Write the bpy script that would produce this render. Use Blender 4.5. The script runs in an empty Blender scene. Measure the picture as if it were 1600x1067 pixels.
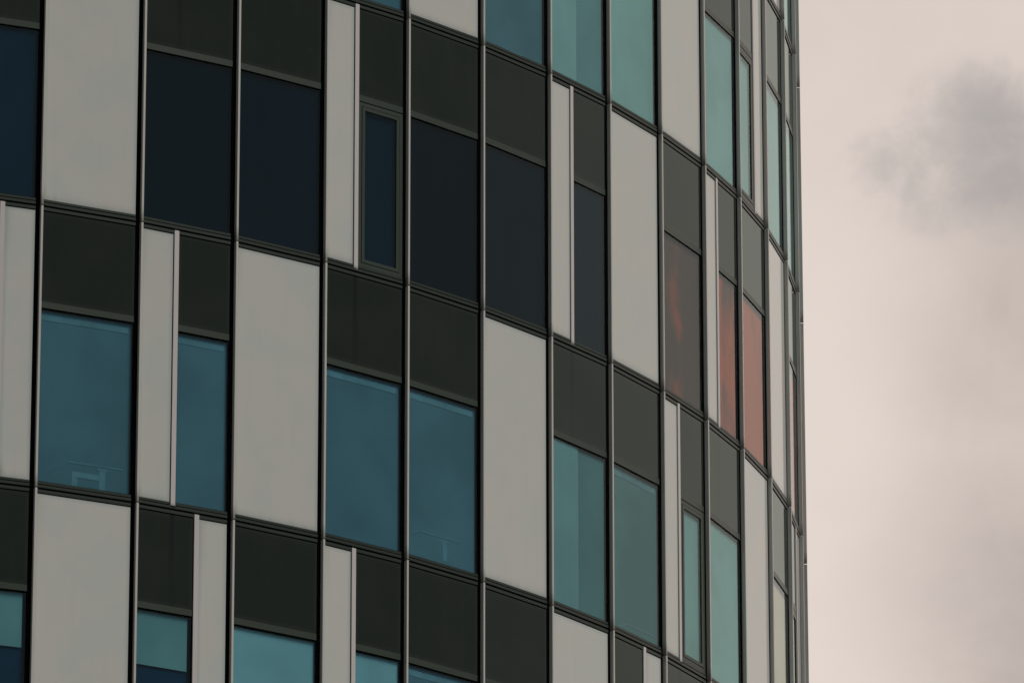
import bpy, math, random
from mathutils import Matrix, Vector

# ------------------------------------------------------------------ camera, world, sun, exposure
scene = bpy.context.scene
C = scene.collection
R = math.radians
EYE = 1.6                                   # the photographer stands on the street
PITCH, ROLL, FOCAL = 0.333273, -0.0010968, 11093.456

cam = bpy.data.objects.new('camera', bpy.data.cameras.new('camera'))
C.objects.link(cam)
cam.data.sensor_width = 36.0
cam.data.lens = FOCAL / 1600.0 * 36.0       # a long telephoto
cam.data.clip_start, cam.data.clip_end = 1.0, 6000.0
cam.matrix_world = (Matrix.Translation((0, 0, EYE)) @ Matrix.Rotation(math.pi / 2 + PITCH, 4, 'X')
                    @ Matrix.Rotation(ROLL, 4, 'Z'))
scene.camera = cam

SUN_EL, SUN_AZ = R(48), R(62)               # azimuth from +Y (view direction) towards +X of the light's origin seen below
sun_dir = Vector((math.cos(SUN_EL) * math.sin(SUN_AZ), -math.cos(SUN_EL) * math.cos(SUN_AZ), math.sin(SUN_EL)))
sun = bpy.data.objects.new('sun', bpy.data.lights.new('sun', 'SUN'))
C.objects.link(sun)
sun.data.energy = 1.15
sun.data.angle = R(30)
sun.data.color = (1.0, 0.95, 0.89)
sun.rotation_euler = (-sun_dir).to_track_quat('-Z', 'Y').to_euler()

scene.view_settings.view_transform = 'Standard'
scene.view_settings.look = 'None'
scene.view_settings.exposure = 0.0
scene.view_settings.gamma = 1.0
scene.view_settings.use_curve_mapping = False
scene.render.engine = 'CYCLES'
scene.cycles.max_bounces = 10
scene.cycles.transparent_max_bounces = 16


def direction(px, py):
    """world direction of a place in the sky, from its bearing"""
    az = math.atan((px - 800) / FOCAL / math.cos(PITCH))
    el = PITCH + (533.5 - py) / FOCAL
    return Vector((math.sin(az) * math.cos(el), math.cos(az) * math.cos(el), math.sin(el)))


world = bpy.data.worlds.new('World')
scene.world = world
world.use_nodes = True


class Nodes:
    """small helper for node trees"""
    def __init__(self, tree):
        self.t = tree
        tree.nodes.clear()

    def n(self, kind, **kw):
        nd = self.t.nodes.new(kind)
        for k, v in kw.items():
            if k.startswith('i_'):
                self.set(nd.inputs[k[2:].replace('_', ' ')], v)
            else:
                setattr(nd, k, v)
        return nd

    def set(self, sock, v):
        if hasattr(v, 'is_output') or isinstance(v, bpy.types.NodeSocket):
            self.t.links.new(v, sock)
        else:
            if sock.type == 'RGBA' and not isinstance(v, (float, int)) and len(v) == 3:
                v = (*v, 1.0)
            sock.default_value = v

    def math(self, op, a, b=0.0, c=0.0, clamp=False):
        nd = self.t.nodes.new('ShaderNodeMath')
        nd.operation = op
        nd.use_clamp = clamp
        for s, v in zip(nd.inputs, (a, b, c)):
            self.set(s, v)
        return nd.outputs[0]

    def vmath(self, op, a, b=(0, 0, 0)):
        nd = self.t.nodes.new('ShaderNodeVectorMath')
        nd.operation = op
        self.set(nd.inputs[0], a)
        self.set(nd.inputs[1], b)
        return nd.outputs['Value'] if op in ('LENGTH', 'DISTANCE', 'DOT_PRODUCT') else nd.outputs[0]

    def mix(self, f, a, b, blend='MIX'):
        nd = self.t.nodes.new('ShaderNodeMix')
        nd.data_type = 'RGBA'
        nd.blend_type = blend
        self.set(nd.inputs[0], f)
        self.set(nd.inputs[6], a)
        self.set(nd.inputs[7], b)
        return nd.outputs[2]

    def ramp(self, x, a, b, lo=0.0, hi=1.0, smooth=True):
        nd = self.t.nodes.new('ShaderNodeMapRange')
        nd.interpolation_type = 'SMOOTHSTEP' if smooth else 'LINEAR'
        nd.clamp = True
        for s, v in zip(nd.inputs, (x, a, b, lo, hi)):
            self.set(s, v)
        return nd.outputs[0]

    def noise(self, vec, scale, detail=4.0, rough=0.55, dist=0.0):
        nd = self.t.nodes.new('ShaderNodeTexNoise')
        self.set(nd.inputs['Vector'], vec)
        nd.inputs['Scale'].default_value = scale
        nd.inputs['Detail'].default_value = detail
        nd.inputs['Roughness'].default_value = rough
        nd.inputs['Distortion'].default_value = dist
        return nd.outputs[0]


def build_world():
    g = Nodes(world.node_tree)
    out = g.n('ShaderNodeOutputWorld')
    bg = g.n('ShaderNodeBackground')
    bg.inputs['Strength'].default_value = 0.1
    g.t.links.new(bg.outputs[0], out.inputs[0])
    d = g.n('ShaderNodeTexCoord').outputs['Generated']
    sky = g.n('ShaderNodeTexSky', sky_type='NISHITA', sun_disc=False, sun_elevation=SUN_EL)
    sky.sun_rotation = math.atan2(sun_dir.x, sun_dir.y)
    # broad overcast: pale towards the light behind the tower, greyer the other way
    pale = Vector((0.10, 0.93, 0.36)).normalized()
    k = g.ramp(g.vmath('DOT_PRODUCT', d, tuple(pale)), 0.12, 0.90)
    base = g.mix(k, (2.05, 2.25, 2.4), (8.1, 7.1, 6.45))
    big = g.noise(d, 5.0, 5.0, 0.55)
    base = g.mix(g.ramp(big, 0.35, 0.7), base, g.mix(1.0, base, (0.88, 0.87, 0.87), 'MULTIPLY'))
    # soft banks of slightly darker cloud, drifting to the right of the tower
    soft = g.noise(d, 26.0, 5.0, 0.5)
    wisp = g.noise(d, 105.0, 8.0, 0.60, 0.3)
    def blob(px, py, r0, r1, sx=1.0, sy=1.0):
        v = g.vmath('SUBTRACT', d, tuple(direction(px, py)))
        v = g.vmath('MULTIPLY', v, (sx, 1.0, sy))
        return g.ramp(g.vmath('LENGTH', v), r1, r0)
    bank = g.math('MAXIMUM', blob(1680, 1000, 0.006, 0.040, 1.0, 0.6), blob(1650, 520, 0.002, 0.034, 1.0, 0.7))
    bank = g.math('MULTIPLY', bank, g.ramp(soft, 0.2, 0.7, 0.6, 1.0))
    col = g.mix(g.math('MULTIPLY', bank, 0.85), base, (4.55, 3.85, 3.5))
    puff = g.math('MAXIMUM', blob(1570, 215, 0.0, 0.0160, 0.75, 1.1), blob(1610, 290, 0.0, 0.0210, 0.62, 1.6))
    puff = g.math('MAXIMUM', puff, g.math('MULTIPLY', blob(1450, 275, 0.0, 0.0150, 0.75, 1.25), 0.72))
    rag = g.math('ADD', g.math('MULTIPLY', g.math('SUBTRACT', wisp, 0.5), 1.9), g.math('MULTIPLY', g.math('SUBTRACT', soft, 0.5), 0.5))
    puff = g.math('ADD', puff, g.math('MULTIPLY', rag, g.ramp(puff, 0.0, 0.3)))
    mask = g.ramp(puff, 0.0, 1.30)
    col = g.mix(g.math('MULTIPLY', mask, 0.82), col, (3.35, 3.2, 3.15))
    lit = g.ramp(wisp, 0.3, 0.75)
    col = g.mix(g.math('MULTIPLY', g.math('MULTIPLY', lit, 0.16), k), col, (8.2, 7.2, 6.5))
    col = g.mix(g.math('MULTIPLY', g.math('MULTIPLY', g.ramp(soft, 0.48, 0.75), 0.13), k), col, (5.0, 4.5, 4.3))
    col = g.mix(0.035, col, sky.outputs[0])
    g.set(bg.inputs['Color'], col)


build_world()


# ------------------------------------------------------------------ materials
def material(name):
    m = bpy.data.materials.new(name)
    m.use_nodes = True
    g = Nodes(m.node_tree)
    out = g.n('ShaderNodeOutputMaterial')
    return m, g, out


def principled(g, out, **kw):
    p = g.n('ShaderNodeBsdfPrincipled')
    for k, v in kw.items():
        g.set(p.inputs[k], v)
    g.t.links.new(p.outputs[0], out.inputs[0])
    return p


def streaks(g, obj, scale=9.0, stretch=0.10):
    """rain-washed dirt: noise drawn out along the vertical of the panel"""
    rnd = g.n('ShaderNodeObjectInfo').outputs['Random']
    off = g.n('ShaderNodeCombineXYZ')
    g.set(off.inputs[0], g.math('MULTIPLY', rnd, 37.0))
    g.set(off.inputs[2], g.math('MULTIPLY', rnd, 91.0))
    v = g.vmath('ADD', g.vmath('MULTIPLY', obj, (1, 1, stretch)), off.outputs[0])
    return g.noise(v, scale, 4.0, 0.6), rnd, g.vmath('ADD', obj, off.outputs[0])


def edge_distance(g, gen, w, h):
    """metres from the nearest edge of a panel, from generated coordinates and the panel's size"""
    s = g.n('ShaderNodeSeparateXYZ')
    g.set(s.inputs[0], gen)
    def side(v, size):
        e = g.math('MINIMUM', v, g.math('SUBTRACT', 1.0, v))
        return g.math('MULTIPLY', e, size)
    return g.math('MINIMUM', side(s.outputs[0], w), side(s.outputs[2], h)), s


def panel_size(g):
    a = g.n('ShaderNodeAttribute', attribute_type='OBJECT', attribute_name='panel_width').outputs['Fac']
    b = g.n('ShaderNodeAttribute', attribute_type='OBJECT', attribute_name='panel_height').outputs['Fac']
    return a, b


def stain(g, s, width):
    """run-off stain under the divider bar of the storey above; its place is a property of the panel"""
    at = g.n('ShaderNodeAttribute', attribute_type='OBJECT', attribute_name='stain').outputs['Fac']
    x = g.math('ABSOLUTE', g.math('SUBTRACT', g.math('MULTIPLY', s.outputs[0], width), at))
    return g.math('MULTIPLY', g.ramp(x, 0.022, 0.055, 1.0, 0.0), g.ramp(s.outputs[2], 0.0, 1.0, 0.35, 1.0))


def white_panel_material():
    m, g, out = material('white_enamelled_glass')
    tc = g.n('ShaderNodeTexCoord')
    st, rnd, ov = streaks(g, tc.outputs['Object'])
    w, h = panel_size(g)
    e, s = edge_distance(g, tc.outputs['Generated'], w, h)
    patch = g.noise(ov, 1.3, 3.0, 0.5)
    fine = g.noise(ov, 60.0, 3.0, 0.6)
    col = g.mix(g.ramp(patch, 0.3, 0.7), (0.745, 0.760, 0.695), (0.800, 0.768, 0.692))
    col = g.mix(g.math('MULTIPLY', g.ramp(st, 0.5, 0.85), 0.16), col, (0.56, 0.55, 0.48))
    col = g.mix(g.math('MULTIPLY', g.ramp(fine, 0.55, 0.8), 0.05), col, (0.5, 0.5, 0.45))
    # enamel stops short of the glass edge; dirt gathers along the bottom and top
    col = g.mix(g.ramp(e, 0.0, 0.065, 0.46, 0.0), col, (0.46, 0.54, 0.52))
    bot = g.math('MULTIPLY', g.ramp(g.math('MULTIPLY', s.outputs[2], h), 0.0, 0.13, 1.0, 0.0), g.ramp(st, 0.2, 0.9, 0.12, 0.38))
    col = g.mix(bot, col, (0.36, 0.36, 0.30))
    left = g.math('MULTIPLY', s.outputs[0], w)
    up = g.math('MULTIPLY', s.outputs[2], h)
    corner = g.math('MULTIPLY', g.ramp(left, 0.0, 0.10, 1.0, 0.0), g.ramp(up, 0.0, 0.30, 1.0, 0.0))
    run = g.math('MULTIPLY', g.ramp(left, 0.0, 0.16, 1.0, 0.0), g.ramp(up, 2.6, 3.6, 0.0, 1.0))
    dirt = g.math('MULTIPLY', g.math('MAXIMUM', corner, g.math('MULTIPLY', run, 0.45)), g.ramp(st, 0.2, 0.8, 0.35, 0.9))
    col = g.mix(g.math('MULTIPLY', dirt, 0.8), col, (0.33, 0.34, 0.30))
    val = g.math('ADD', 0.965, g.math('MULTIPLY', rnd, 0.07))
    col = g.mix(1.0, col, val, 'MULTIPLY')
    principled(g, out, **{'Base Color': col, 'Roughness': g.ramp(st, 0.3, 0.8, 0.06, 0.14), 'IOR': 1.42})
    return m


def spandrel_material():
    m, g, out = material('dark_spandrel_glass')
    tc = g.n('ShaderNodeTexCoord')
    st, rnd, ov = streaks(g, tc.outputs['Object'], 6.0, 0.08)
    w, h = panel_size(g)
    e, s = edge_distance(g, tc.outputs['Generated'], w, h)
    patch = g.noise(ov, 0.9, 3.0, 0.5)
    col = g.mix(g.ramp(patch, 0.3, 0.7), (0.014, 0.018, 0.011), (0.021, 0.024, 0.015))
    col = g.mix(g.math('MULTIPLY', g.ramp(st, 0.5, 0.9), 0.5), col, (0.032, 0.034, 0.025))
    col = g.mix(g.ramp(e, 0.0, 0.07, 0.5, 0.0), col, (0.034, 0.037, 0.026))
    col = g.mix(g.math('MULTIPLY', stain(g, s, w), 0.85), col, (0.006, 0.007, 0.005))
    dots = g.noise(ov, 34.0, 1.0, 0.4)
    col = g.mix(g.ramp(dots, 0.80, 0.83), col, (0.14, 0.15, 0.13))
    b = g.n('ShaderNodeBump', i_Strength=0.02, i_Distance=0.02, i_Height=patch)
    # body-tinted glass over dark enamel: a faintly green mirror at grazing angles
    df = g.n('ShaderNodeBsdfDiffuse')
    g.set(df.inputs['Color'], col)
    gl = g.n('ShaderNodeBsdfGlossy')
    g.set(gl.inputs['Color'], (0.84, 0.96, 0.92, 1))
    g.set(gl.inputs['Roughness'], g.ramp(st, 0.3, 0.8, 0.05, 0.12))
    g.set(gl.inputs['Normal'], b.outputs[0])
    fr = g.n('ShaderNodeFresnel', i_IOR=1.46)
    mx = g.n('ShaderNodeMixShader')
    g.set(mx.inputs[0], fr.outputs[0])
    g.t.links.new(df.outputs[0], mx.inputs[1])
    g.t.links.new(gl.outputs[0], mx.inputs[2])
    g.t.links.new(mx.outputs[0], out.inputs[0])
    return m


def glass_material(name, tint, oblique):
    m, g, out = material(name)
    tc = g.n('ShaderNodeTexCoord')
    st, rnd, ov = streaks(g, tc.outputs['Object'], 5.0, 0.2)
    wob = g.noise(ov, 0.8, 2.0, 0.5)
    bump = g.n('ShaderNodeBump', i_Strength=0.02, i_Distance=0.03, i_Height=wob)
    fr = g.n('ShaderNodeFresnel', i_IOR=1.43)
    g.set(fr.inputs['Normal'], bump.outputs[0])
    back = g.n('ShaderNodeNewGeometry').outputs['Backfacing']
    fac = g.math('MULTIPLY', fr.outputs[0], g.math('SUBTRACT', 1.0, back))
    tr = g.n('ShaderNodeBsdfTransparent')
    # tint per face of the pane, so light crossing the pane is tinted twice
    # the coating shifts from blue to green as it is seen more obliquely
    lw = g.n('ShaderNodeLayerWeight', i_Blend=0.5)
    g.set(tr.inputs['Color'], g.mix(g.ramp(lw.outputs['Facing'], 0.24, 0.58), tint, oblique))
    gl = g.n('ShaderNodeBsdfGlossy', i_Roughness=0.02)
    gl.inputs['Color'].default_value = (0.84, 0.97, 0.95, 1)
    g.set(gl.inputs['Normal'], bump.outputs[0])
    dust = g.n('ShaderNodeBsdfDiffuse')
    dust.inputs['Color'].default_value = (0.35, 0.36, 0.33, 1)
    m1 = g.n('ShaderNodeMixShader')
    g.set(m1.inputs[0], g.ramp(st, 0.35, 0.9, 0.001, 0.006))
    g.t.links.new(tr.outputs[0], m1.inputs[1])
    g.t.links.new(dust.outputs[0], m1.inputs[2])
    m2 = g.n('ShaderNodeMixShader')
    g.set(m2.inputs[0], fac)
    g.t.links.new(m1.outputs[0], m2.inputs[1])
    g.t.links.new(gl.outputs[0], m2.inputs[2])
    g.t.links.new(m2.outputs[0], out.inputs[0])
    return m


def metal_material(name, col, rough, ior=1.45, metallic=0.0, grime=0.25, grime_col=(0.05, 0.055, 0.045), base=None):
    m, g, out = material(name)
    tc = g.n('ShaderNodeTexCoord')
    st, rnd, ov = streaks(g, tc.outputs['Object'], 14.0, 0.15)
    c = g.mix(g.math('MULTIPLY', g.ramp(st, 0.45, 0.85), grime), col, grime_col)
    if base:                                   # dirt that has gathered at the foot of a fin
        s = g.n('ShaderNodeSeparateXYZ')
        g.set(s.inputs[0], tc.outputs['Generated'])
        c = g.mix(g.ramp(s.outputs[2], 0.0, base, 0.75, 0.0), c, (0.16, 0.155, 0.12))
    principled(g, out, **{'Base Color': c, 'Roughness': rough, 'IOR': ior, 'Metallic': metallic})
    return m


def red_blind_material():
    m, g, out = material('red_blind_fabric')
    tc = g.n('ShaderNodeTexCoord')
    rnd = g.n('ShaderNodeObjectInfo').outputs['Random']
    off = g.n('ShaderNodeCombineXYZ')
    for i in range(3):
        g.set(off.inputs[i], g.math('MULTIPLY', rnd, 17.0 + 11 * i))
    v = g.vmath('ADD', g.vmath('MULTIPLY', tc.outputs['Object'], (1.0, 1, 0.45)), off.outputs[0])
    a = g.noise(v, 1.9, 3.0, 0.5, 0.1)
    dullness = g.n('ShaderNodeAttribute', attribute_type='OBJECT', attribute_name='dullness').outputs['Fac']
    # redder along one upright band, darker towards the sides
    st = g.n('ShaderNodeAttribute', attribute_type='OBJECT', attribute_name='stripe').outputs['Fac']
    at = g.n('ShaderNodeAttribute', attribute_type='OBJECT', attribute_name='stripe_at').outputs['Fac']
    sx = g.n('ShaderNodeSeparateXYZ')
    g.set(sx.inputs[0], tc.outputs['Generated'])
    band = g.ramp(g.math('ABSOLUTE', g.math('SUBTRACT', sx.outputs[0], at)), 0.02, 0.42, 1.0, 0.0)
    dullness = g.math('SUBTRACT', dullness, g.math('MULTIPLY', band, st))
    f = g.ramp(g.math('ADD', a, dullness), 0.28, 0.74)
    col = g.mix(f, (0.58, 0.125, 0.052), (0.075, 0.06, 0.055))
    weave = g.noise(tc.outputs['Object'], 120.0, 2.0)
    col = g.mix(g.ramp(weave, 0.4, 0.7, 0.0, 0.12), col, (0.3, 0.1, 0.08))
    principled(g, out, **{'Base Color': col, 'Roughness': 0.9, 'IOR': 1.2})
    return m


def fabric_material(name, col, var=0.12, toned=False):
    m, g, out = material(name)
    tc = g.n('ShaderNodeTexCoord')
    rnd = g.n('ShaderNodeObjectInfo').outputs['Random']
    off = g.n('ShaderNodeCombineXYZ')
    for i in range(3):
        g.set(off.inputs[i], g.math('MULTIPLY', rnd, 23.0 + 7 * i))
    a = g.noise(g.vmath('ADD', tc.outputs['Object'], off.outputs[0]), 0.9, 3.0, 0.5, 0.3)
    dark = tuple(x * (1 - 3.0 * var) for x in col)
    c = g.mix(g.ramp(a, 0.32, 0.68), col, dark)
    k = g.math('ADD', 0.9, g.math('MULTIPLY', rnd, 0.2))
    if toned:
        k = g.n('ShaderNodeAttribute', attribute_type='OBJECT', attribute_name='tone').outputs['Fac']
    c = g.mix(1.0, c, k, 'MULTIPLY')
    principled(g, out, **{'Base Color': c, 'Roughness': 0.9, 'IOR': 1.2})
    return m


def plain_material(name, col, rough=0.8, scale=3.0, var=0.15, ior=1.45):
    m, g, out = material(name)
    tc = g.n('ShaderNodeTexCoord')
    a = g.noise(tc.outputs['Object'], scale, 5.0, 0.6)
    c = g.mix(g.ramp(a, 0.3, 0.7), tuple(x * (1 - var) for x in col), tuple(x * (1 + var) for x in col))
    principled(g, out, **{'Base Color': c, 'Roughness': rough, 'IOR': ior})
    return m


M = dict(
    white=white_panel_material(), spandrel=spandrel_material(), glass=glass_material('tinted_window_glass', (0.69, 0.905, 0.965, 1), (0.805, 0.93, 0.895, 1)),
    clear=glass_material('clear_window_glass', (0.97, 0.95, 0.94, 1), (0.97, 0.95, 0.94, 1)), red=red_blind_material(),
    fin=metal_material('satin_aluminium', (0.62, 0.61, 0.555), 0.36, 1.5, 0.3, 0.25, (0.25, 0.25, 0.21), 0.06),
    nose=metal_material('pale_fin_paint', (0.76, 0.71, 0.62), 0.40, 1.45, 0.0, 0.2, (0.40, 0.38, 0.32), 0.06),
    bar=metal_material('divider_bar_paint', (0.80, 0.73, 0.69), 0.4, 1.4, 0.0, 0.15, (0.55, 0.5, 0.46), 0.02),
    frame=metal_material('green_grey_frame_paint', (0.046, 0.064, 0.045), 0.38, 1.42, 0.0, 0.4, (0.055, 0.05, 0.038)),
    rail=metal_material('rail_paint', (0.030, 0.043, 0.030), 0.38, 1.42, 0.0, 0.5, (0.045, 0.04, 0.03)),
    gasket=plain_material('black_gasket', (0.0034, 0.0042, 0.0036), 0.9, 20.0, 0.3, 1.05),
    blind=fabric_material('white_blind_fabric', (0.70, 0.70, 0.66), 0.05),
    lit_room=fabric_material('grey_lit_room_sheet', (0.285, 0.31, 0.335), 0.065),  # tone of a lit room painted on a sheet behind the pane
    curtain=fabric_material('pale_curtain_fabric', (0.42, 0.46, 0.45), 0.04),
    green=fabric_material('grey_green_screen_and_room', (0.30, 0.365, 0.355), 0.06),  # screen beside the curtain; also a lit room's tone painted behind a pane
    cream=fabric_material('cream_blind_fabric', (0.74, 0.72, 0.55), 0.05),
    half=fabric_material('pale_grey_blind_fabric', (0.50, 0.52, 0.47), 0.06),
    navy=fabric_material('navy_dark_room_sheet', (0.008, 0.037, 0.068), 0.08, True),  # darkness of an unlit room put into the sheet's colour
    dark=plain_material('dark_interior', (0.03, 0.03, 0.035), 0.9),
    ceiling=plain_material('interior_ceiling', (0.10, 0.10, 0.11), 0.9),
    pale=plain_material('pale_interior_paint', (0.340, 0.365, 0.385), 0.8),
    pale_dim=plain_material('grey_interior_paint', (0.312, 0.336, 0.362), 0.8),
    concrete=plain_material('street_asphalt', (0.06, 0.06, 0.062), 0.9, 0.4, 0.2),
    roof=plain_material('roof_gravel', (0.25, 0.24, 0.22), 0.9),
)


# ------------------------------------------------------------------ mesh helpers
class MB:
    def __init__(self):
        self.v, self.f, self.m = [], [], []

    def box(self, x0, x1, y0, y1, z0, z1, mi=0, fm=None):
        """fm: material index of the face towards +y (outwards)"""
        b = len(self.v)
        self.v += [(x, y, z) for z in (z0, z1) for y in (y0, y1) for x in (x0, x1)]
        for k, q in enumerate(((0, 2, 3, 1), (4, 5, 7, 6), (0, 1, 5, 4), (2, 6, 7, 3), (0, 4, 6, 2), (1, 3, 7, 5))):
            self.f.append(tuple(b + i for i in q))
            self.m.append(fm if (fm is not None and k == 3) else mi)
        return self

    def profile(self, pts, z0, z1, mis=None):
        """vertical extrusion of a closed counter-clockwise outline"""
        b, n = len(self.v), len(pts)
        self.v += [(x, y, z0) for x, y in pts] + [(x, y, z1) for x, y in pts]
        for i in range(n):
            j = (i + 1) % n
            self.f.append((b + i, b + j, b + n + j, b + n + i))
            self.m.append(mis[i] if mis else 0)
        self.f.append(tuple(b + i for i in reversed(range(n))))
        self.f.append(tuple(b + n + i for i in range(n)))
        self.m += [0, 0]
        return self

    def mesh(self, name, *mats, flip=True):
        me = bpy.data.meshes.new(name)
        if flip:                               # facade pieces are listed with y outwards; their frames have y inwards
            me.from_pydata([(x, -y, z) for x, y, z in self.v], [], [tuple(reversed(q)) for q in self.f])
        else:
            me.from_pydata(self.v, [], self.f)
        for m in mats:
            me.materials.append(m)
        me.polygons.foreach_set('material_index', self.m)
        me.update()
        return me


def link(name, mesh, parent, matrix=None, **props):
    o = bpy.data.objects.new(name, mesh)
    C.objects.link(o)
    if parent is not None:
        o.parent = parent
    if matrix is not None:
        o.matrix_local = matrix
    for k, v in props.items():
        o[k] = v
    return o


# ------------------------------------------------------------------ ground
GZ = 0.0
gm = MB()
gm.v = [(-3000, -3000, GZ), (3000, -3000, GZ), (3000, 3000, GZ), (-3000, 3000, GZ)]
gm.f = [(0, 1, 2, 3)]
gm.m = [0]
link('ground', gm.mesh('ground', M['concrete'], flip=False), None, kind='structure')

# ------------------------------------------------------------------ the tower
CX, CY, RAD = -13.4823, 101.792, 17.8929     # drum axis and radius at the tips of the fins
A0, DA = 0.43001, 2 * math.pi / 80
Z0, H = 39.0736 + EYE, 3.8                   # level of floor line 0, storey height
DEPTH = 0.056                                # fins stand this far off the glass
RP = RAD - DEPTH                             # radius of the glass corners
W = 2 * RP * math.sin(DA / 2)                # width of a bay

tower = bpy.data.objects.new('office_tower', None)
C.objects.link(tower)
tower.location = (CX, CY, 0)
tower['label'] = 'round office tower clad in white panels, dark panels and blue-green windows between thin fins'
tower['category'] = 'office building'


def bay_matrix(c, z):
    """local frame of bay c: x along the glass to the right, y inwards, z up; origin at its left fin root"""
    a = A0 + DA * c
    am = a + DA / 2
    p = Vector((RP * math.sin(a), -RP * math.cos(a), z))
    t = Vector((math.cos(am), math.sin(am), 0))
    n = Vector((math.sin(am), -math.cos(am), 0))
    return Matrix(((t.x, -n.x, 0, p.x), (t.y, -n.y, 0, p.y), (0, 0, 1, p.z), (0, 0, 0, 1)))


def fin_matrix(i, z):
    a = A0 + DA * i
    t = Vector((math.cos(a), math.sin(a), 0))
    n = Vector((math.sin(a), -math.cos(a), 0))
    return Matrix(((t.x, -n.x, 0, RP * n.x), (t.y, -n.y, 0, RP * n.y), (0, 0, 1, z), (0, 0, 0, 1)))


def line_z(r):
    return Z0 - r * H


# --- vertical make-up of one storey unit, metres below the floor line above (negative numbers go down)
TOP_RAIL = (-0.054, -0.013)
FIELD_TOP = -0.068
BOT_RAIL_1 = (-H + 0.013, -H + 0.050)
BOT_RAIL_2 = (-H + 0.064, -H + 0.095)
FIELD_BOT = -H + 0.097
SPAN_BOT = -1.285
TRANS = (-1.375, -1.289)
WIN_TOP = -1.390
XL, XR = 0.017, W - 0.075                     # clear width of a bay between fin and gasket
BAR_A, BAR_B = 0.530, 0.882                   # where a narrow panel's divider bar stands
BAR_W = 0.066

mesh_cache = {}


def cached(key, make):
    if key not in mesh_cache:
        mesh_cache[key] = make()
    return mesh_cache[key]


def white_panel(c, r, x0, x1):
    h = FIELD_TOP - FIELD_BOT
    me = cached(('white', round(x0, 3), round(x1, 3)),
                lambda: MB().box(x0, x1, -0.03, 0.0, FIELD_BOT, FIELD_TOP).mesh('white_panel', M['white']))
    link('white_panel', me, tower, bay_matrix(c, line_z(r)), panel_width=x1 - x0, panel_height=h)


def spandrel(c, r, x0, x1, stain_at):
    me = cached(('span', round(x0, 3), round(x1, 3)),
                lambda: MB().box(x0, x1, -0.03, -0.002, SPAN_BOT, FIELD_TOP).mesh('spandrel_panel', M['spandrel']))
    link('spandrel_panel', me, tower, bay_matrix(c, line_z(r)), panel_width=x1 - x0,
         panel_height=FIELD_TOP - SPAN_BOT, stain=stain_at - x0)
    me = cached(('trans', round(x0, 3), round(x1, 3)),
                lambda: MB().box(x0, x1, -0.05, 0.003, *TRANS).mesh('transom', M['frame']))
    link('transom', me, tower, bay_matrix(c, line_z(r)))


def ring(mb, x0, x1, z0, z1, wl, y0, y1):
    """four bars round an opening"""
    mb.box(x0, x0 + wl, y0, y1, z0, z1)
    mb.box(x1 - wl, x1, y0, y1, z0, z1)
    mb.box(x0 + wl, x1 - wl, y0, y1, z0, z0 + wl)
    mb.box(x0 + wl, x1 - wl, y0, y1, z1 - wl, z1)
    return mb


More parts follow.
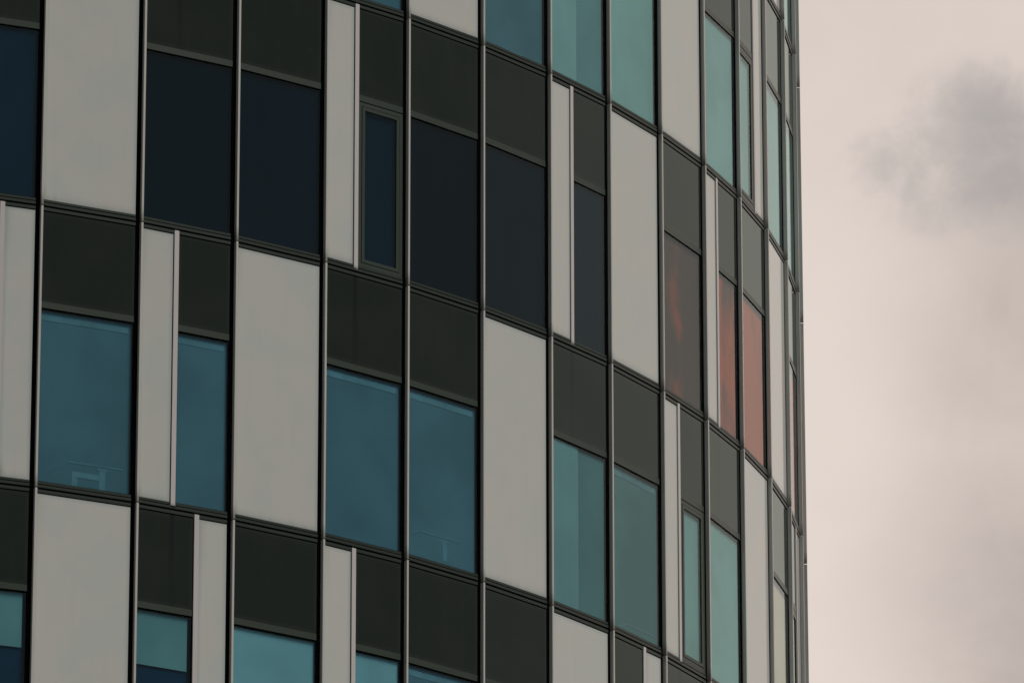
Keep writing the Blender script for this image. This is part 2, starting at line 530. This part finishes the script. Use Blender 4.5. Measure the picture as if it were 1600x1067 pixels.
def window(c, r, x0, x1, blind, casement):
    mat = bay_matrix(c, line_z(r))
    zb, zt = FIELD_BOT, WIN_TOP
    if casement:
        fr = cached(('cframe', round(x0, 3), round(x1, 3)),
                    lambda: ring(MB(), x0, x1, zb, zt, 0.052, -0.06, 0.003).mesh('casement_window', M['frame']))
        w = link('casement_window', fr, tower, mat)
        a0, a1, b0, b1 = x0 + 0.060, x1 - 0.060, zb + 0.060, zt - 0.060
        sm = cached(('sash', round(x0, 3), round(x1, 3)),
                    lambda: ring(MB(), a0, a1, b0, b1, 0.048, -0.055, 0.008).mesh('sash', M['frame']))
        link('sash', sm, w)
        gx0, gx1, gz0, gz1, gy = a0 + 0.048, a1 - 0.048, b0 + 0.048, b1 - 0.048, -0.014
    else:
        fr = cached(('frame', round(x0, 3), round(x1, 3)),
                    lambda: ring(MB(), x0, x1, zb, zt, 0.006, -0.05, -0.003).mesh('window', M['gasket']))
        w = link('window', fr, tower, mat)
        gx0, gx1, gz0, gz1, gy = x0 + 0.006, x1 - 0.006, zb + 0.006, zt - 0.006, -0.014
    pm = cached(('pane', blind in 'ry', round(gx0, 3), round(gx1, 3), gy),
                lambda: MB().box(gx0, gx1, gy, gy + 0.008, gz0, gz1).mesh('pane', M['clear' if blind in 'ry' else 'glass']))
    link('pane', pm, w)
    # what hangs behind the pane
    span = {'b': 1.0, 's': 1.0, 'r': 1.0, 'h': 0.30, 'k': 1.0, 'K': 1.0, 'g': 1.0, 'y': 1.0, 'n': 1.0, 'o': 0.0}[blind]
    if span:
        key = {'b': 'blind', 'h': 'half', 's': 'lit_room', 'r': 'red', 'k': 'green', 'K': 'curtain', 'g': 'green', 'y': 'cream', 'n': 'navy'}[blind]
        m = M[key]
        ins = 0.035 if blind == 'h' else 0.0
        lo = gz1 - 0.02 - (gz1 - gz0) * span if span < 1 else gz0 + 0.001
        bm_ = cached(('blind', blind, round(gx0, 3), round(gx1, 3)),
                     lambda: MB().box(gx0 + 0.001, gx1 - ins - 0.001, gy - 0.034, gy - 0.030, lo, gz1 - 0.001).mesh('blind', m))
        o = link('blind', bm_, w)
        if blind == 'h':                        # dark sheet painted as the unlit room behind the half-lowered blind
            nm = cached(('dark_room', round(gx0, 3), round(gx1, 3)),
                        lambda: MB().box(gx0 + 0.001, gx1 - 0.001, gy - 0.060, gy - 0.056, gz0 + 0.001, gz1 - 0.001).mesh('blind', M['navy']))
            link('blind', nm, w)['tone'] = 1.5
        if blind == 'n':
            o['tone'] = {-1: 0.95, 1: 0.22, 2: 0.34, 3: 0.55, 4: 0.12, 5: 0.25, 6: 0.45}.get(c, 0.4)
        if blind == 'r':
            o['dullness'] = {8: 0.36, 9: -0.02, 10: -0.26}.get(c, -0.40)
            o['stripe'] = {8: 0.26, 9: 0.32}.get(c, 0.0)
            o['stripe_at'] = {8: 0.42, 9: 0.0}.get(c, 0.5)
        if blind in 'sg':                        # rolled cassette at the head of the pane
            km = cached(('cassette', round(gx0, 3), round(gx1, 3)),
                        lambda: MB().box(gx0 + 0.002, gx1 - 0.05, gy - 0.0298, gy - 0.026, gz1 - 0.13, gz1 - 0.05).mesh('blind_cassette', M['pale']))
            link('blind_cassette', km, w)
        if blind in 'kK':                        # half-drawn curtain beside the screen
            cw = gx0 + (gx1 - gx0) * 0.52
            def curtain():
                mb, n = MB(), 6
                xs = [gx0 + 0.002 + (cw - gx0) * i / n for i in range(n + 1)]
                front = [(x, gy - 0.014 + (0.002 if i % 2 else -0.002)) for i, x in enumerate(xs)]
                back = [(x, y - 0.006) for x, y in reversed(front)]
                return mb.profile(front + back, gz0 + 0.002, gz1 - 0.002).mesh('curtain', M['curtain' if blind == 'k' else 'blind'])
            link('curtain', cached(('curt', blind, round(gx0, 3), round(gx1, 3)), curtain), w)
    return w


def divider(c, r, x):
    def make():
        mb = MB()
        x0, x1 = x - BAR_W / 2, x + BAR_W / 2
        mb.box(x0, x1, -0.03, 0.014, -H + 0.030, -0.012)
        mb.box(x0 - 0.014, x0, -0.04, -0.003, FIELD_BOT, FIELD_TOP, 1)
        mb.box(x1, x1 + 0.006, -0.04, -0.006, FIELD_BOT, FIELD_TOP, 1)
        return mb.mesh('divider_bar', M['bar'], M['gasket'])
    link('divider_bar', cached(('bar', x), make), tower, bay_matrix(c, line_z(r)))


def rails(c, r):
    """one bay of the floor line: two rails of the unit above, a joint, one rail of the unit below"""
    def make():
        mb = MB()
        for (z0, z1), y in ((TOP_RAIL, 0.010), ((BOT_RAIL_1[0] + H, BOT_RAIL_1[1] + H), 0.014), ((BOT_RAIL_2[0] + H, BOT_RAIL_2[1] + H), 0.008)):
            mb.box(XL - 0.002, XR, -0.03, y, z0, z1)
        return mb.mesh('floor_rail', M['rail'])
    link('floor_rail', cached('rails', make), tower, bay_matrix(c, line_z(r)))


def fin(i, r):
    zt, zb = -0.009, -H + 0.009                # open joints between the storeys
    def make():
        mb = MB()
        t, d, e = 0.0155, DEPTH, 0.003
        mb.profile([(-t + 0.004, -0.005), (t, -0.005), (t, d - e), (t - e, d), (-t + e, d), (-t, d - e), (-t, d - 0.012), (-t + 0.004, d - 0.012)],
                   zb, zt, [1, 1, 0, 0, 0, 0, 0, 1])
        return mb.mesh('fin', M['nose'], M['fin'])
    link('fin', cached('fin', make), tower, fin_matrix(i, line_z(r)))


# --- which unit fills which bay: W white, G glass, A narrow white left, B narrow white right; c = casement;
#     second letter what hangs behind the glass: n unlit room painted on a sheet, s lit room painted on a sheet, k screen and curtain, b white blind, h half a blind, r red blind
GRID = {
    -1: {9: 'Gs', 10: 'Gb', 11: 'W', 12: 'Gb', 13: 'Gb'},
    0: {3: 'Gs', 4: 'W', 5: 'Gs', 6: 'GK', 7: 'Gb', 8: 'W', 9: 'Gb', 10: 'Bcb', 11: 'Gb', 12: 'Gb', 13: 'Gb'},
    1: {-1: 'Gn', 0: 'W', 1: 'Gn', 2: 'Gn', 3: 'Acn', 4: 'Gn', 5: 'Gn', 6: 'An', 7: 'W', 8: 'Gr', 9: 'Ar', 10: 'Gr',
        11: 'W', 12: 'Gr', 13: 'W'},
    2: {-1: 'Bs', 0: 'Gs', 1: 'As', 2: 'W', 3: 'Gs', 4: 'Gs', 5: 'W', 6: 'Gk', 7: 'Gg', 8: 'Acb', 9: 'Gb', 10: 'W',
        11: 'Gy', 12: 'Bcb', 13: 'Gb'},
    3: {-1: 'Gh', 0: 'W', 1: 'Bh', 2: 'Gb', 3: 'Ab', 4: 'Gs', 5: 'Gs', 6: 'W', 7: 'Bs', 8: 'Gs', 9: 'W', 10: 'Gb',
        11: 'Gb', 12: 'W', 13: 'Gb'},
}
windows = {}
rng = random.Random(7)
COLS = range(-3, 17)
ROWS = range(-2, 5)
types = {}
for r in ROWS:
    for c in COLS:
        t = GRID.get(r, {}).get(c)
        if t is None:
            t = rng.choice(['W', 'Gs', 'Gb', 'As', 'Gs', 'Bb'])
        types[r, c] = t

for r in ROWS:
    for c in COLS:
        t = types[r, c]
        above = types.get((r - 1, c), 'W')
        st = {'A': BAR_A, 'B': BAR_B}.get(above[0], -5.0)
        k = t[0]
        if k == 'W':
            white_panel(c, r, XL, XR)
        else:
            x0, x1 = XL, XR
            if k == 'A':
                white_panel(c, r, XL, BAR_A - BAR_W / 2 - 0.014)
                divider(c, r, BAR_A)
                x0 = BAR_A + BAR_W / 2 + 0.006
            elif k == 'B':
                white_panel(c, r, BAR_B + BAR_W / 2 + 0.006, XR)
                divider(c, r, BAR_B)
                x1 = BAR_B - BAR_W / 2 - 0.014
            spandrel(c, r, x0, x1, st)
            windows[r, c] = window(c, r, x0, x1, t[-1], 'c' in t[1:])
        rails(c, r)
for r in ROWS:
    for i in range(COLS[0], COLS[-1] + 2):
        fin(i, r)

# --- black gasket strip beside each fin and behind the joints (one continuous carcass per bay)
for c in COLS:
    def carcass():
        mb = MB()
        z1, z0 = -ROWS[0] * H, -(ROWS[-1] + 1) * H
        mb.box(XR + 0.002, W - 0.010, -0.16, -0.007, z0, z1)         # left of the right-hand fin
        mb.box(-0.010, XL - 0.003, -0.16, -0.040, z0, z1)
        for r in range(ROWS[0], ROWS[-1] + 2):
            z = -r * H
            mb.box(XL, XR, -0.16, -0.032, z - 0.075, z + 0.10)
        return mb.mesh('carcass', M['gasket'])
    link('carcass', cached('carcass', carcass), tower, bay_matrix(c, Z0))


# --- floors, core and the plain remainder of the drum
def ring_wall(name, r_out, r_in, z0, z1, mat, n=80, a0=A0, a1=A0 + 2 * math.pi):
    mb = MB()
    full = abs(a1 - a0 - 2 * math.pi) < 1e-6
    k = n if full else n + 1
    for i in range(k):
        a = a0 + (a1 - a0) * i / n
        for rr, z in ((r_out, z0), (r_out, z1), (r_in, z1), (r_in, z0)):
            mb.v.append((rr * math.sin(a), -rr * math.cos(a), z))
    for i in range(n):
        j = (i + 1) % k
        for q in range(4):
            p = (q + 1) % 4
            mb.f.append((4 * i + q, 4 * j + q, 4 * j + p, 4 * i + p))
            mb.m.append(0)
    if not full:
        mb.f += [(0, 1, 2, 3), tuple(4 * n + q for q in (3, 2, 1, 0))]
        mb.m += [0, 0]
    return link(name, mb.mesh(name, mat, flip=False), tower)


a_lo, a_hi = A0 + DA * COLS[0], A0 + DA * (COLS[-1] + 1)
for r in range(ROWS[0], ROWS[-1] + 2):
    z = line_z(r)
    ring_wall('floor_slab', RP - 0.22, 6.0, z - 1.15, z - 0.05, M['ceiling'])
ring_wall('core_wall', RP - 6.0, RP - 6.2, 0.0, line_z(ROWS[0]), M['dark'])
top, low = line_z(ROWS[0]), line_z(ROWS[-1] + 1)
ring_wall('rear_wall', RP - 0.05, RP - 0.25, low, top, M['spandrel'], 60, a_hi + 0.002, a_lo + 2 * math.pi - 0.002)
ring_wall('lower_wall', RP - 0.03, RP - 0.40, 0.0, low - 0.02, M['spandrel'])
ring_wall('roof', RP - 0.03, 0.2, top + 0.02, top + 0.7, M['roof'])

# --- posts, beams and boxes laid flat on the room sheets of some windows, showing above the sill
def interior(w, x, z, bits, m):
    for name, pts, y0, y1 in bits:
        mb = MB()
        b = [(x + px, z + pz) for px, pz in pts]
        n = len(b)
        mb.v = [(px, y0, pz) for px, pz in b] + [(px, y1, pz) for px, pz in b]
        mb.f = [tuple(range(n)), tuple(n + i for i in reversed(range(n)))] + [(i, n + i, n + (i + 1) % n, (i + 1) % n) for i in range(n)]
        mb.m = [0] * (n + 2)
        link(name, mb.mesh(name, m), w)


def rect(x0, x1, z0, z1):
    return [(x0, z0), (x1, z0), (x1, z1), (x0, z1)]


POST = [('interior_post', rect(0, 0.085, 0, 0.255), -0.0438, -0.0405), ('post_cap', rect(-0.03, 0.115, 0.256, 0.290), -0.0438, -0.0405)]
BEAM = [('ceiling_beam', rect(-0.42, 0.33, 0.310, 0.328), -0.0438, -0.0405)]
BOX = [('interior_box', rect(-0.38, -0.002, 0.125, 0.200), -0.0438, -0.0405), ('interior_box', rect(-0.38, -0.30, 0, 0.124), -0.0438, -0.0405)]
SLOPE = [('ceiling_beam', [(-0.80, 0.09), (-0.422, 0.312), (-0.422, 0.326), (-0.80, 0.10)], -0.0438, -0.0405)]
zs = FIELD_BOT + 0.014
interior(windows[2, 0], 0.90, zs, POST + BEAM + BOX, M['pale'])
interior(windows[2, 0], 0.90, zs, SLOPE, M['pale_dim'])
interior(windows[2, 4], 0.72, zs + 0.05, POST + BEAM, M['pale_dim'])
interior(windows[2, 4], 0.72, zs + 0.05, [('ceiling_beam', [(-0.68, 0.21), (-0.422, 0.312), (-0.422, 0.326), (-0.68, 0.222)], -0.0438, -0.0405)], M['pale_dim'])
interior(windows[2, 7], 0.93, zs - 0.20, BEAM, M['pale_dim'])
interior(windows[2, 7], 0.93, zs - 0.20, [('ceiling_beam', [(-0.70, 0.205), (-0.422, 0.312), (-0.422, 0.326), (-0.70, 0.217)], -0.0438, -0.0405)], M['pale_dim'])
interior(windows[0, 5], 0.60, FIELD_BOT + 0.014, [('interior_box', [(-0.30, 0), (0.32, 0), (0.30, 0.035), (-0.22, 0.012)], -0.0438, -0.0405)], M['pale'])
LAMP = [('lamp_arm', [(0.02, 0.36), (0.40, 0.40), (0.40, 0.412), (0.02, 0.372)], -0.0438, -0.0405), ('lamp_stem', [(0.42, 0), (0.45, 0), (0.412, 0.405), (0.398, 0.405)], -0.0438, -0.0405)]
interior(windows[0, 6], 0.02, FIELD_BOT + 0.014, LAMP, M['ceiling'])
